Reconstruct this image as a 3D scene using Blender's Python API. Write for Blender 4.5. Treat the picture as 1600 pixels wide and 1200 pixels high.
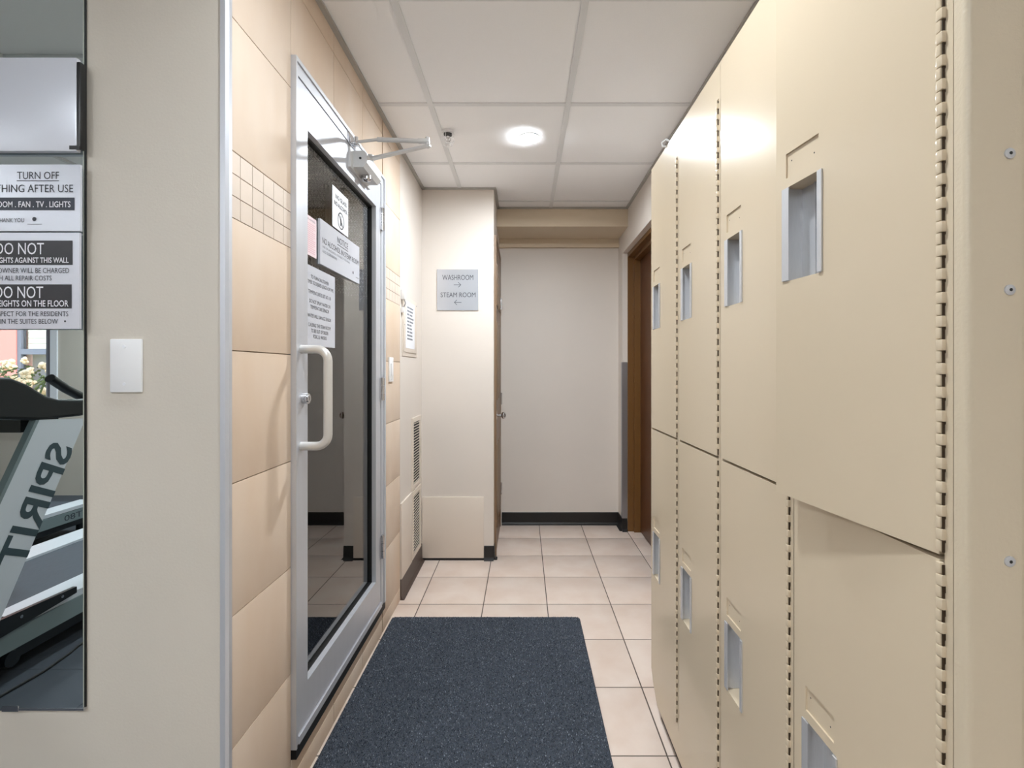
import bpy, bmesh, math, random
from mathutils import Vector, Matrix

for o in list(bpy.data.objects):
    bpy.data.objects.remove(o, do_unlink=True)
scene = bpy.context.scene
col = scene.collection
random.seed(4)

# ------------------------------------------------------------------ camera
F = 757.0            # focal length in pixels of the 1600 px wide frame
VX, VY = 818.0, 579.0  # vanishing point of the corridor
CAMZ = 1.22
cd = bpy.data.cameras.new('camera'); cam = bpy.data.objects.new('camera', cd); col.objects.link(cam)
cd.sensor_fit = 'HORIZONTAL'; cd.sensor_width = 36.0; cd.lens = 36.0 * F / 1600.0
cd.shift_x = (800.0 - VX) / 1600.0; cd.shift_y = (VY - 600.0) / 1600.0
cd.clip_start = 0.02
cam.location = (0, 0, CAMZ); cam.rotation_euler = (math.pi / 2, 0, 0)
scene.camera = cam

# ------------------------------------------------------------------ world, exposure
w = bpy.data.worlds.new('world'); scene.world = w; w.use_nodes = True
nt = w.node_tree; nt.nodes.clear()
sky = nt.nodes.new('ShaderNodeTexSky'); sky.sky_type = 'NISHITA'
sky.sun_elevation = math.radians(38); sky.sun_rotation = math.radians(35); sky.sun_disc = False
bg = nt.nodes.new('ShaderNodeBackground'); bg.inputs['Strength'].default_value = 0.6
wo = nt.nodes.new('ShaderNodeOutputWorld')
nt.links.new(sky.outputs[0], bg.inputs[0]); nt.links.new(bg.outputs[0], wo.inputs[0])
vs = scene.view_settings
vs.view_transform = 'Standard'; vs.look = 'None'; vs.gamma = 1.0; vs.use_curve_mapping = False
vs.exposure = 0.80
LAMP_W = 11.0        # watts of one ceiling downlight
CEIL = 2.39

# ------------------------------------------------------------------ materials
def lin(c):
    return tuple(((v / 255.0) / 12.92 if v / 255.0 <= 0.04045 else ((v / 255.0 + 0.055) / 1.055) ** 2.4) for v in c) + (1.0,)

def mat(name, rgb, rough=0.5, metal=0.0, var=0.0, vscale=8.0, bump=0.0, bscale=60.0, rgb2=None, spec=None, stretch=None, detail=4.0, coat=0.0):
    m = bpy.data.materials.new(name); m.use_nodes = True
    t = m.node_tree; b = t.nodes['Principled BSDF']
    b.inputs['Base Color'].default_value = lin(rgb); b.inputs['Roughness'].default_value = rough
    b.inputs['Metallic'].default_value = metal
    if spec is not None: b.inputs['Specular IOR Level'].default_value = spec
    if coat: b.inputs['Coat Weight'].default_value = coat; b.inputs['Coat Roughness'].default_value = 0.08
    co = None
    if var or bump:
        co = t.nodes.new('ShaderNodeNewGeometry')
        src = co.outputs['Position']
        if stretch:
            mp = t.nodes.new('ShaderNodeMapping'); mp.inputs['Scale'].default_value = stretch
            t.links.new(src, mp.inputs['Vector']); src = mp.outputs['Vector']
    if var:
        n = t.nodes.new('ShaderNodeTexNoise'); n.inputs['Scale'].default_value = vscale; n.inputs['Detail'].default_value = detail
        t.links.new(src, n.inputs['Vector'])
        r = t.nodes.new('ShaderNodeMapRange'); r.inputs['From Min'].default_value = 0.3; r.inputs['From Max'].default_value = 0.7
        t.links.new(n.outputs['Fac'], r.inputs['Value'])
        mx = t.nodes.new('ShaderNodeMix'); mx.data_type = 'RGBA'
        a = lin(rgb); c2 = lin(rgb2) if rgb2 else tuple(v * (1 - var) for v in a[:3]) + (1,)
        mx.inputs['A'].default_value = a; mx.inputs['B'].default_value = c2
        t.links.new(r.outputs['Result'], mx.inputs['Factor']); t.links.new(mx.outputs['Result'], b.inputs['Base Color'])
    if bump:
        n2 = t.nodes.new('ShaderNodeTexNoise'); n2.inputs['Scale'].default_value = bscale; n2.inputs['Detail'].default_value = 3
        t.links.new(src, n2.inputs['Vector'])
        bp = t.nodes.new('ShaderNodeBump'); bp.inputs['Strength'].default_value = bump; bp.inputs['Distance'].default_value = 0.002
        t.links.new(n2.outputs['Fac'], bp.inputs['Height']); t.links.new(bp.outputs['Normal'], b.inputs['Normal'])
    return m

def emit(name, rgb, strength):
    m = bpy.data.materials.new(name); m.use_nodes = True
    b = m.node_tree.nodes['Principled BSDF']
    b.inputs['Base Color'].default_value = (0.8, 0.8, 0.8, 1)
    b.inputs['Emission Color'].default_value = lin(rgb); b.inputs['Emission Strength'].default_value = strength
    return m

M = {}
M['paint'] = mat('cream_wall_paint', (222, 213, 204), 0.55, var=0.03, vscale=3, bump=0.12, bscale=180)
M['paint_gym'] = mat('beige_wall_paint', (208, 200, 188), 0.55, var=0.03, vscale=3, bump=0.12, bscale=180)
M['soffit'] = mat('tan_soffit_paint', (214, 198, 174), 0.6, bump=0.1, bscale=160)
M['panel'] = mat('cream_panel_paint', (224, 212, 199), 0.45)
M['ceil_tile'] = mat('white_ceiling_tile', (247, 247, 248), 0.9, var=0.02, vscale=300, bump=0.25, bscale=420)
M['ceil_bar'] = mat('white_ceiling_bar', (222, 223, 224), 0.5)
M['grey_trim'] = mat('grey_edge_trim', (170, 167, 162), 0.5)
M['wall_tile'] = mat('peach_wall_tile', (222, 205, 188), 0.6, spec=0.12, var=0.1, vscale=5, rgb2=(214, 191, 168), bump=0.05, bscale=30, stretch=(1, 1, 0.35))
M['wall_tile2'] = mat('peach_mosaic_tile', (220, 204, 189), 0.55, spec=0.3, var=0.08, vscale=12)
M['wall_grout'] = mat('wall_grout', (176, 150, 122), 0.9)
M['floor_tile'] = mat('pinkish_floor_tile', (226, 211, 200), 0.33, var=0.1, vscale=7, rgb2=(215, 195, 181), bump=0.06, bscale=25, detail=8)
M['floor_grout'] = mat('dark_floor_grout', (96, 84, 76), 0.9)
M['rubber'] = mat('speckled_rubber', (70, 74, 82), 0.8, var=0.3, vscale=500, bump=0.3, bscale=400)
M['cove'] = mat('black_rubber_base', (24, 22, 22), 0.4)
M['cove_brown'] = mat('brown_rubber_base', (74, 60, 54), 0.45)
M['locker'] = mat('cream_locker_enamel', (214, 197, 171), 0.19, var=0.03, vscale=3, bump=0.02, bscale=40, spec=0.22)
M['locker_end'] = mat('cream_locker_hammered', (214, 199, 174), 0.35, bump=0.25, bscale=220)
M['locker_in'] = mat('locker_inside', (120, 100, 76), 0.7)
M['galv'] = mat('brushed_steel', (212, 213, 216), 0.42, 0.5, var=0.06, vscale=60, stretch=(20, 20, 1))
M['black'] = mat('black_plastic', (14, 14, 15), 0.4)
M['alu'] = mat('satin_aluminium', (206, 208, 214), 0.45, 0.45, var=0.04, vscale=40, stretch=(1, 1, 0.1))
M['alu_white'] = mat('satin_handle', (222, 220, 216), 0.3, 0.35)
M['chrome'] = mat('chrome', (212, 212, 214), 0.15, 1.0)
M['steel'] = mat('steel_guard', (176, 176, 180), 0.38, 0.9, var=0.08, vscale=30, stretch=(1, 1, 0.1))
M['closer'] = mat('grey_closer_paint', (206, 206, 206), 0.45, 0.3)
M['gasket'] = mat('black_gasket', (12, 12, 13), 0.6)
M['white'] = mat('white_plastic', (235, 235, 236), 0.3)
M['sign'] = mat('silver_grey_sign', (208, 211, 220), 0.3, 0.15)
M['sign_wash'] = mat('brushed_silver_sign', (196, 199, 206), 0.22, 0.5)
M['sign_white'] = mat('white_paper', (236, 237, 242), 0.6)
M['pink_paper'] = mat('pink_paper', (238, 216, 220), 0.7)
M['ink'] = mat('dark_ink', (46, 48, 56), 0.5)
M['ink_grey'] = mat('grey_ink', (120, 124, 134), 0.5)
M['ink_pink'] = mat('pink_ink', (222, 180, 188), 0.6)
M['bar_blue'] = mat('slate_print', (44, 50, 62), 0.5)
M['bar_black'] = mat('black_print', (26, 26, 32), 0.45)
M['print_white'] = mat('white_print', (232, 232, 238), 0.4)
M['door_brown'] = mat('brown_door', (92, 54, 26), 0.4, var=0.15, vscale=30, stretch=(4, 4, 0.3))
M['frame_brown'] = mat('brown_frame_paint', (112, 76, 36), 0.4)
M['door_taupe'] = mat('taupe_door', (132, 106, 82), 0.4, var=0.1, vscale=30, stretch=(4, 4, 0.3))
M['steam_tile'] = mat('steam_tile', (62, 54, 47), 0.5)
M['mat_base'] = mat('charcoal_mat', (66, 73, 84), 0.95, var=0.4, vscale=300, bump=0.5, bscale=300)
M['mat_edge'] = mat('charcoal_mat_edge', (40, 43, 50), 0.9)
M['tm_white'] = mat('treadmill_silver', (206, 210, 216), 0.35, 0.1)
M['tm_black'] = mat('treadmill_black', (22, 25, 27), 0.32)
M['tm_grey'] = mat('treadmill_grey', (120, 132, 134), 0.4)
M['tm_belt'] = mat('treadmill_belt', (66, 72, 82), 0.6, var=0.2, vscale=30, stretch=(8, 1, 1))
M['tm_ink'] = mat('treadmill_print', (58, 74, 80), 0.4)
M['win_frame'] = mat('grey_window_frame', (176, 180, 190), 0.4)
M['pink_wall'] = mat('salmon_stucco', (222, 140, 124), 0.8, bump=0.3, bscale=60)
M['blind'] = mat('cream_blind', (226, 220, 200), 0.7)
M['slate_frame'] = mat('slate_window_frame', (112, 112, 118), 0.5)
M['leaf'] = mat('leaf', (118, 140, 84), 0.6, var=0.3, vscale=20)
M['petal'] = mat('cream_petal', (250, 226, 178), 0.6)
M['dirt'] = mat('ground', (150, 150, 130), 0.9)
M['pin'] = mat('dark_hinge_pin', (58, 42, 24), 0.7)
M['lens'] = emit('downlight_lens', (255, 250, 244), 14.0)

def glass_mat(name, ior, tint=(1, 1, 1), rough=0.0):
    m = bpy.data.materials.new(name); m.use_nodes = True
    t = m.node_tree; t.nodes.clear()
    o = t.nodes.new('ShaderNodeOutputMaterial'); mx = t.nodes.new('ShaderNodeMixShader')
    tr = t.nodes.new('ShaderNodeBsdfTransparent'); tr.inputs['Color'].default_value = tint + (1,)
    g = t.nodes.new('ShaderNodeBsdfGlossy'); g.inputs['Roughness'].default_value = rough
    g.inputs['Color'].default_value = (0.95, 0.96, 0.95, 1)
    f = t.nodes.new('ShaderNodeFresnel'); f.inputs['IOR'].default_value = ior
    t.links.new(f.outputs[0], mx.inputs[0]); t.links.new(tr.outputs[0], mx.inputs[1]); t.links.new(g.outputs[0], mx.inputs[2])
    t.links.new(mx.outputs[0], o.inputs['Surface'])
    return m
M['glass'] = glass_mat('door_glass', 2.1, (0.9, 0.9, 0.89), 0.012)
M['win_glass'] = glass_mat('window_glass', 1.25)
M['drop'] = mat('water_drop', (222, 222, 220), 0.3)
m = mat('mirror_silver', (226, 236, 236), 0.0, 1.0); M['mirror'] = m

# ------------------------------------------------------------------ mesh helpers
class MB:
    def __init__(s): s.v = []; s.f = []; s.mi = []; s.T = None; s.m = 0
    def add(s, verts, faces):
        n = len(s.v)
        if s.T: verts = [s.T(*p) for p in verts]
        s.v += [tuple(p) for p in verts]
        s.f += [tuple(i + n for i in f) for f in faces]; s.mi += [s.m] * len(faces)
        return s
    def box(s, x0, x1, y0, y1, z0, z1, bev=0.0):
        if x0 > x1: x0, x1 = x1, x0
        if y0 > y1: y0, y1 = y1, y0
        if z0 > z1: z0, z1 = z1, z0
        if bev <= 0:
            vs = [(x0, y0, z0), (x1, y0, z0), (x1, y1, z0), (x0, y1, z0), (x0, y0, z1), (x1, y0, z1), (x1, y1, z1), (x0, y1, z1)]
            return s.add(vs, [(0, 3, 2, 1), (4, 5, 6, 7), (0, 1, 5, 4), (1, 2, 6, 5), (2, 3, 7, 6), (3, 0, 4, 7)])
        bm = bmesh.new(); bmesh.ops.create_cube(bm, size=1.0)
        for v in bm.verts:
            v.co = Vector((x0 + (v.co.x + .5) * (x1 - x0), y0 + (v.co.y + .5) * (y1 - y0), z0 + (v.co.z + .5) * (z1 - z0)))
        bmesh.ops.bevel(bm, geom=bm.edges[:], offset=bev, segments=2, affect='EDGES', profile=0.6)
        bm.verts.index_update()
        s.add([v.co[:] for v in bm.verts], [[v.index for v in f.verts] for f in bm.faces]); bm.free(); return s
    def prism(s, poly, axis, a0, a1):
        n = len(poly)
        def P(p, a):
            return (a, p[0], p[1]) if axis == 'x' else ((p[0], a, p[1]) if axis == 'y' else (p[0], p[1], a))
        vs = [P(p, a0) for p in poly] + [P(p, a1) for p in poly]
        fs = [tuple(range(n))[::-1], tuple(range(n, 2 * n))] + [(i, (i + 1) % n, n + (i + 1) % n, n + i) for i in range(n)]
        return s.add(vs, fs)
    def tube(s, pts, r, n=12, caps=True):
        pts = [Vector(p) for p in pts]; rings = []; vs = []; fs = []
        rr = r if isinstance(r, (list, tuple)) else [r] * len(pts)
        prev = None
        for i, p in enumerate(pts):
            d = (pts[min(i + 1, len(pts) - 1)] - pts[max(i - 1, 0)]).normalized()
            if prev is None:
                u = d.orthogonal().normalized()
            else:
                u = (prev - d * prev.dot(d)).normalized()
            prev = u; q = d.cross(u)
            for k in range(n):
                a = 2 * math.pi * k / n
                vs.append(p + (u * math.cos(a) + q * math.sin(a)) * rr[i])
        for i in range(len(pts) - 1):
            for k in range(n):
                fs.append((i * n + k, i * n + (k + 1) % n, (i + 1) * n + (k + 1) % n, (i + 1) * n + k))
        if caps:
            fs.append(tuple(range(n))[::-1]); fs.append(tuple((len(pts) - 1) * n + k for k in range(n)))
        return s.add(vs, fs)
    def cyl(s, p0, p1, r, n=20): return s.tube([p0, p1], r, n)
    def ball(s, c, r, seg=10, rings=7, sq=(1, 1, 1)):
        vs = []; fs = []
        for i in range(rings + 1):
            t = math.pi * i / rings
            for k in range(seg):
                a = 2 * math.pi * k / seg
                vs.append((c[0] + sq[0] * r * math.sin(t) * math.cos(a), c[1] + sq[1] * r * math.sin(t) * math.sin(a), c[2] + sq[2] * r * math.cos(t)))
        for i in range(rings):
            for k in range(seg):
                fs.append((i * seg + k, (i + 1) * seg + k, (i + 1) * seg + (k + 1) % seg, i * seg + (k + 1) % seg))
        return s.add(vs, fs)
    def build(s, name, mats, parent=None, smooth=False):
        if not isinstance(mats, (list, tuple)): mats = [mats]
        off = wloc(parent)
        c = Vector((0, 0, 0))
        if s.v:
            lo = [min(v[i] for v in s.v) for i in range(3)]; hi = [max(v[i] for v in s.v) for i in range(3)]
            c = Vector([(lo[i] + hi[i]) / 2 for i in range(3)])
            if parent is None: c.z = lo[2]
        me = bpy.data.meshes.new(name)
        me.from_pydata([(v[0] - c.x, v[1] - c.y, v[2] - c.z) for v in s.v], [], s.f)
        for m in mats: me.materials.append(m)
        if len(mats) > 1: me.polygons.foreach_set('material_index', s.mi)
        bm = bmesh.new(); bm.from_mesh(me); bmesh.ops.remove_doubles(bm, verts=bm.verts, dist=1e-6)
        bmesh.ops.recalc_face_normals(bm, faces=bm.faces); bm.to_mesh(me); bm.free()
        if smooth:
            me.shade_smooth(); me.set_sharp_from_angle(angle=math.radians(38))
        o = bpy.data.objects.new(name, me); col.objects.link(o)
        o.parent = parent; o.location = c - off
        return o

def wloc(o):
    v = Vector((0, 0, 0))
    while o is not None: v += o.location; o = o.parent
    return v
def tag(o, label=None, cat=None, group=None, kind=None):
    if label: o['label'] = label
    if cat: o['category'] = cat
    if group: o['group'] = group
    if kind: o['kind'] = kind
    return o
def empty(name, loc):
    o = bpy.data.objects.new(name, None); col.objects.link(o); o.location = loc; o.empty_display_size = 0.05
    return o
def bx(name, m, parent, *a, bev=0.0, smooth=False): return MB().box(*a, bev=bev).build(name, m, parent, smooth or bev > 0)
def px(x, Y): return (x - VX) * Y / F
def pz(y, Y): return CAMZ - (y - VY) * Y / F

def text_mesh(s, bold=0.0):
    c = bpy.data.curves.new('t', 'FONT'); c.body = s; c.offset = bold; c.resolution_u = 3
    o = bpy.data.objects.new('t', c); col.objects.link(o)
    dg = bpy.context.evaluated_depsgraph_get(); dg.update()
    me = bpy.data.meshes.new_from_object(o.evaluated_get(dg))
    v = [tuple(q.co) for q in me.vertices]; f = [tuple(p.vertices) for p in me.polygons]
    bpy.data.objects.remove(o); bpy.data.curves.remove(c); bpy.data.meshes.remove(me)
    return v, f
def put_text(mb, s, org, R, U, u0, u1, v0, v1, bold=0.0):
    """lettering fitted to the rectangle u0..u1, v0..v1 of a sign with origin org and axes R, U"""
    v, f = text_mesh(s, bold)
    if not v: return
    x0 = min(p[0] for p in v); x1 = max(p[0] for p in v); y0 = min(p[1] for p in v); y1 = max(p[1] for p in v)
    if True:
        P = []
        for p in v:
            u = u0 + (p[0] - x0) / (x1 - x0) * (u1 - u0); q = v0 + (p[1] - y0) / max(1e-6, y1 - y0) * (v1 - v0)
            P.append(Vector(org) + R * u + U * q)
        mb.add(P, f)
def put_rect(mb, org, R, U, u0, u1, v0, v1, lift=0.0):
    n = R.cross(U)
    P = [Vector(org) + R * u + U * q + n * lift for u, q in ((u0, v0), (u1, v0), (u1, v1), (u0, v1))]
    mb.add(P, [(0, 1, 2, 3)])

def relief(mb, T, us, vs, dep, back=None):
    """rectangular cells at different depths; dep[i][j] is a depth or None for an open hole"""
    nu, nv = len(us) - 1, len(vs) - 1
    def D(i, j):
        if 0 <= i < nu and 0 <= j < nv: return dep[i][j]
        return 'out'
    for i in range(nu):
        for j in range(nv):
            d = dep[i][j]
            if d is not None:
                mb.add([T(us[i], vs[j], d), T(us[i + 1], vs[j], d), T(us[i + 1], vs[j + 1], d), T(us[i], vs[j + 1], d)], [(0, 1, 2, 3)])
            for di, dj in ((1, 0), (0, 1)):
                e = D(i + di, j + dj)
                if e == 'out' or e == d: continue
                a = back if d is None else d; b = back if e is None else e
                if a is None or b is None or a == b: continue
                if di: mb.add([T(us[i + 1], vs[j], a), T(us[i + 1], vs[j + 1], a), T(us[i + 1], vs[j + 1], b), T(us[i + 1], vs[j], b)], [(0, 1, 2, 3)])
                else: mb.add([T(us[i], vs[j + 1], a), T(us[i + 1], vs[j + 1], a), T(us[i + 1], vs[j + 1], b), T(us[i], vs[j + 1], b)], [(0, 1, 2, 3)])

XL, XR = -0.655, 0.752        # corridor side walls
YM = 1.073                    # wall that carries the mirror
YB, YE = 3.12, 3.84           # boxed-out corner, end wall
XB = -0.192                   # right face of the boxed-out corner
GX, GY = -6.3, -2.604         # gym: far left wall and rear wall

# ------------------------------------------------------------------ floor
floor = bx('floor', M['floor_grout'], None, XL - 0.02, 1.1, GY, YE + 0.1, -0.06, -0.0010)
tag(floor, 'square beige-pink ceramic floor tiles with dark grout', kind='structure')
TS = 0.332; g = 0.0025; tm_cache = {}
for i in range(-4, 2):
    for j in range(-6, 7):
        x0 = 0.455 + TS * i; y0 = 1.866 + TS * (j - 1); x1 = x0 + TS; y1 = y0 + TS
        a0, a1, b0, b1 = max(x0 + g, XL - 0.01), min(x1 - g, 0.89), max(y0 + g, GY), min(y1 - g, YE)
        if a1 - a0 < 0.01 or b1 - b0 < 0.01: continue
        key = (round(a1 - a0, 4), round(b1 - b0, 4))
        if key in tm_cache:
            o = bpy.data.objects.new('floor_tile', tm_cache[key]); col.objects.link(o); o.parent = floor
            o.location = Vector(((a0 + a1) / 2, (b0 + b1) / 2, -0.004)) - wloc(floor)
        else:
            o = bx('floor_tile', M['floor_tile'], floor, a0, a1, b0, b1, -0.008, 0.0, bev=0.0006)
            tm_cache[key] = o.data
gymf = bx('rubber_floor', M['gasket'], None, GX, XL - 0.02, GY, YM, -0.06, -0.006)
tag(gymf, 'dark rubber tile floor of the gym seen in the mirror', kind='structure')
for i in range(6):
    for j in range(4):
        x1 = XL - 0.022 - 0.94 * i; y1 = YM - 0.002 - 0.92 * j
        bx('rubber_tile', M['rubber'], gymf, x1 - 0.938, x1, max(y1 - 0.918, GY), y1, -0.01, 0.0)

# ------------------------------------------------------------------ ceiling
ceil = bx('ceiling', M['ceil_tile'], None, GX, 0.9, GY, YE, CEIL + 0.014, CEIL + 0.06)
tag(ceil, 'suspended ceiling of square white tiles in a white grid', kind='structure')
GXL = [XL, -0.41, 0.196, XR]; GYL = [-0.305, 0.305, 0.915, 1.525, 2.135, 2.745, 3.355, 3.49]
for i in range(3):
    for j in range(len(GYL) - 1):
        x0, x1, y0, y1 = GXL[i], GXL[i + 1], GYL[j], GYL[j + 1]
        if i == 0 and y1 > YB:
            if y0 >= YB: continue
            y1 = YB
        bx('ceiling_tile', M['ceil_tile'], ceil, x0 + 0.006, x1 - 0.006, y0 + 0.006, y1 - 0.006, CEIL + 0.004, CEIL + 0.014, bev=0.0015)
for x in GXL[1:3]:
    bx('grid_bar', M['ceil_bar'], ceil, x - 0.012, x + 0.012, -0.3, (YB if x < XB else 3.49), CEIL, CEIL + 0.013)
for y in GYL[:-1]:
    bx('grid_bar', M['ceil_bar'], ceil, (XL if y < YB else XB), XR, y - 0.012, y + 0.012, CEIL + 0.001, CEIL + 0.013)
for k, a in enumerate([(XL, XL + 0.018, YM, YB), (XR - 0.018, XR, -0.3, 3.49), (XL, XB + 0.015, YB - 0.018, YB), (XB, XB + 0.018, YB, 3.49), (XB, XR, 3.472, 3.49)]):
    o = bx('trim_%d' % (k + 1), M['grey_trim'], None, *a, CEIL - 0.006, CEIL + 0.003)
    tag(o, 'grey metal wall angle edging the ceiling', kind='structure')
for gx in (-1.35, -1.96, -2.57, -3.18, -3.79):
    bx('grid_bar', M['ceil_bar'], ceil, gx - 0.012, gx + 0.012, GY, YM, CEIL, CEIL + 0.013)
for gy in GYL[:3] + [-0.915, -1.525, -2.135]:
    bx('grid_bar', M['ceil_bar'], ceil, GX, XL, gy - 0.012, gy + 0.012, CEIL + 0.001, CEIL + 0.013)

# ------------------------------------------------------------------ walls
TH = 0.12
DY0, DY1, DZ0, DZ1 = 1.365, 2.254, 0.150, 2.110      # steam door frame opening
wl = MB()
wl.box(XL - TH, XL - 0.008, YM + 0.005, DY0, 0, CEIL).box(XL - TH, XL - 0.008, DY1, 2.57, 0, CEIL)
wl.box(XL - TH, XL - 0.008, DY0, DY1, DZ1, CEIL).box(XL - TH, XL - 0.008, DY0, DY1, 0, DZ0 - 0.031)
wleft = wl.build('wall_left', M['wall_grout']); tag(wleft, 'peach ceramic tiled wall around the glass door', kind='structure')
zl = [0.0, 0.068, 0.367, 0.666, 0.965, 1.265, 1.565, 1.716, 2.016, 2.316, CEIL]
yl = [YM + 0.008, DY0, 1.673, 1.973, DY1 - 0.01, 2.57]
gg = 0.0012
def tile_rects():
    for a in range(len(yl) - 1):
        for b in range(len(zl) - 1):
            y0, y1, z0, z1 = yl[a], yl[a + 1], zl[b], zl[b + 1]
            if zl[b] == 1.565: continue
            if 1 <= a <= 3:
                if z1 > DZ0 and z0 < DZ0 - 0.031 <= z1: z1 = DZ0 - 0.031
                if z0 >= DZ0 - 0.035 and z1 <= DZ1: continue
                if z0 < DZ1 < z1: z0 = DZ1
            if a == 0: y1 = min(y1, DY0)
            if a == 4: y0 = DY1
            if z1 - z0 < 0.004: continue
            yield y0, y1, z0, z1
for y0, y1, z0, z1 in tile_rects():
    bx('wall_tile', M['wall_tile'], wleft, XL - 0.01, XL, y0 + gg, y1 - gg, z0 + gg, z1 - gg, bev=0.0008)
mos = {}
for (ya, yb) in ((YM + 0.008, DY0), (DY1, 2.57)):
    y = ya if ya < 1.2 else 2.257
    first = 1.1217 - 0.0 if ya < 1.2 else None
    ys = [ya] + [1.1217 + 0.05 * k for k in range(40) if ya + 0.004 < 1.1217 + 0.05 * k < yb - 0.004] + [yb]
    for a in range(len(ys) - 1):
        for b in range(3):
            z0 = 1.565 + 0.0503 * b
            bx('mosaic_tile', M['wall_tile2'], wleft, XL - 0.01, XL - 0.0005, ys[a] + gg, ys[a + 1] - gg, z0 + gg, z0 + 0.0503 - gg)

o = bx('wall_left_painted', M['paint'], None, XL - TH, XL, 2.57, YE + 0.1, 0, CEIL + 0.01); tag(o, 'cream painted wall with vents past the tiled wall', kind='structure')
o = bx('wall_corner', M['paint'], None, XL, XB, YB, YE + 0.1, 0, CEIL + 0.01); tag(o, 'cream boxed-out corner wall that carries the washroom sign', kind='structure')
o = bx('wall_back', M['paint'], None, XB, XR + 0.2, YE, YE + 0.1, 0, CEIL + 0.01); tag(o, 'plain cream end wall of the corridor', kind='structure')
wf = MB().box(XB, XR, 3.49, YE, 2.258, CEIL + 0.01); wf.box(XB, XR, YE - 0.03, YE, 2.19, 2.258)
o = wf.build('beam', M['soffit']); tag(o, 'tan ceiling bulkhead across the end of the corridor', kind='structure')
RD0, RD1, RDZ = 2.74, 3.68, 2.11
wr = MB().box(XR, XR + 0.13, GY, RD0, 0, CEIL + 0.01).box(XR, XR + 0.13, RD1, YE + 0.1, 0, CEIL + 0.01).box(XR, XR + 0.13, RD0, RD1, RDZ, CEIL + 0.01)
o = wr.build('wall_right', M['paint']); tag(o, 'cream right wall with the recessed brown doorway', kind='structure')
o = bx('wall_mirror', M['paint_gym'], None, GX, XL - 0.008, YM, YM + 0.12, 0, CEIL + 0.01); tag(o, 'beige wall that carries the large mirror', kind='structure')
WX0, WX1, WZ0, WZ1 = -6.1, -4.62, 0.78, 2.05
wg = MB().box(GX, WX0, GY - 0.12, GY, 0, CEIL).box(WX1, 0.9, GY - 0.12, GY, 0, CEIL).box(WX0, WX1, GY - 0.12, GY, 0, WZ0).box(WX0, WX1, GY - 0.12, GY, WZ1, CEIL)
o = wg.build('wall_gym_rear', M['paint_gym']); tag(o, 'beige rear wall of the gym seen in the mirror', kind='structure')
o = bx('wall_gym_left', M['paint_gym'], None, GX - 0.12, GX, GY - 0.12, YM + 0.12, 0, CEIL + 0.01); tag(o, 'beige side wall of the gym', kind='structure')

# metal edge trim of the tiled corner
n = MB(); pts = [(XL - 0.016, YM - 0.002), (XL - 0.004, YM - 0.003), (XL + 0.002, YM + 0.002), (XL + 0.003, YM + 0.011), (XL - 0.016, YM + 0.011)]
n.prism(pts, 'z', 0, CEIL); o = n.build('trim_6', M['alu']); tag(o, 'aluminium edge strip on the tiled wall corner', kind='structure')

# cove baseboards
def cove(name, segs, m, label):
    b = MB()
    for (p, q, nx, ny, h) in segs:
        p = Vector(p + (0,)); q = Vector(q + (0,)); nn = Vector((nx, ny, 0))
        prof = [(0, 0), (0.022, 0), (0.012, 0.006), (0.006, 0.018), (0.004, h - 0.003), (0.002, h), (0, h)]
        vs = [a + nn * u + Vector((0, 0, v)) for a in (p, q) for u, v in prof]; k = len(prof)
        b.add(vs, [tuple(range(k))[::-1], tuple(range(k, 2 * k))] + [(i, (i + 1) % k, k + (i + 1) % k, k + i) for i in range(k)])
    o = b.build(name, m); tag(o, label, kind='structure'); return o
cove('baseboard_back', [((XB + 0.02, YE), (XR, YE), 0, -1, 0.098)], M['cove'], 'black rubber cove base along the end wall')
cove('baseboard_right', [((XR, YE), (XR, RD1), -1, 0, 0.098), ((XR - 0.004, RD1), (XR + 0.036, RD1), 0, -1, 0.098)], M['cove'], 'black rubber cove base turning into the brown doorway')
cove('baseboard_left', [((XL, 2.572), (XL, YB), 1, 0, 0.11)], M['cove_brown'], 'brown rubber cove base under the vent grilles')
cove('baseboard_corner', [((-0.2535, YB), (XB, YB), 0, -1, 0.092), ((XB, YB), (XB, YB + 0.05), 1, 0, 0.092)], M['cove'], 'black rubber cove base wrapping the boxed-out corner')
o = bx('trim_7', M['cove'], None, XL + 0.003, XB, YB - 0.006, YB, 0, 0.014); tag(o, 'thin black strip under the white corner panel', kind='structure')
cove('baseboard_mirror', [((GX, YM), (XL - 0.02, YM), 0, -1, 0.1)], M['cove'], 'black rubber cove base below the mirror wall')

# wainscot boards
o = bx('wainscot_board', M['panel'], None, XB - 0.0635, XL + 0.003, YB - 0.01, YB, 0.016, 0.408, bev=0.002)
tag(o, 'square cream board fixed low on the boxed-out corner wall', 'board')
o = bx('wainscot_board', M['panel'], None, XL, XL + 0.009, 2.573, 2.815, 0.11, 0.513, bev=0.002)
tag(o, 'cream board low on the left wall beside the lower vent', 'board')

# ------------------------------------------------------------------ steam room behind the glass
def strt(name, m, label, *a):
    o = bx(name, m, None, *a); tag(o, label, kind='structure'); return o
SX = -2.6
strt('wall_right_backing', M['paint'], 'wall behind the brown door', XR + 0.19, XR + 0.25, RD0 - 0.15, RD1 + 0.15, 0, CEIL)  # unseen slab added to stop sky light leaking under the brown door
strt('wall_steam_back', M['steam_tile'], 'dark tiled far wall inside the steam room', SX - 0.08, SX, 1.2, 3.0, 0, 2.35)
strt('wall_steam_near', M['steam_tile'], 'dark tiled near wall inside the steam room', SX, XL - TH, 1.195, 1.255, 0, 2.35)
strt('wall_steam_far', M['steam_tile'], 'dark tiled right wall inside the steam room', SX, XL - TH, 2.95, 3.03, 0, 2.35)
strt('ceiling_steam', M['steam_tile'], 'dark ceiling inside the steam room', SX, XL - TH, 1.255, 2.95, 2.3, 2.38)
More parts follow.
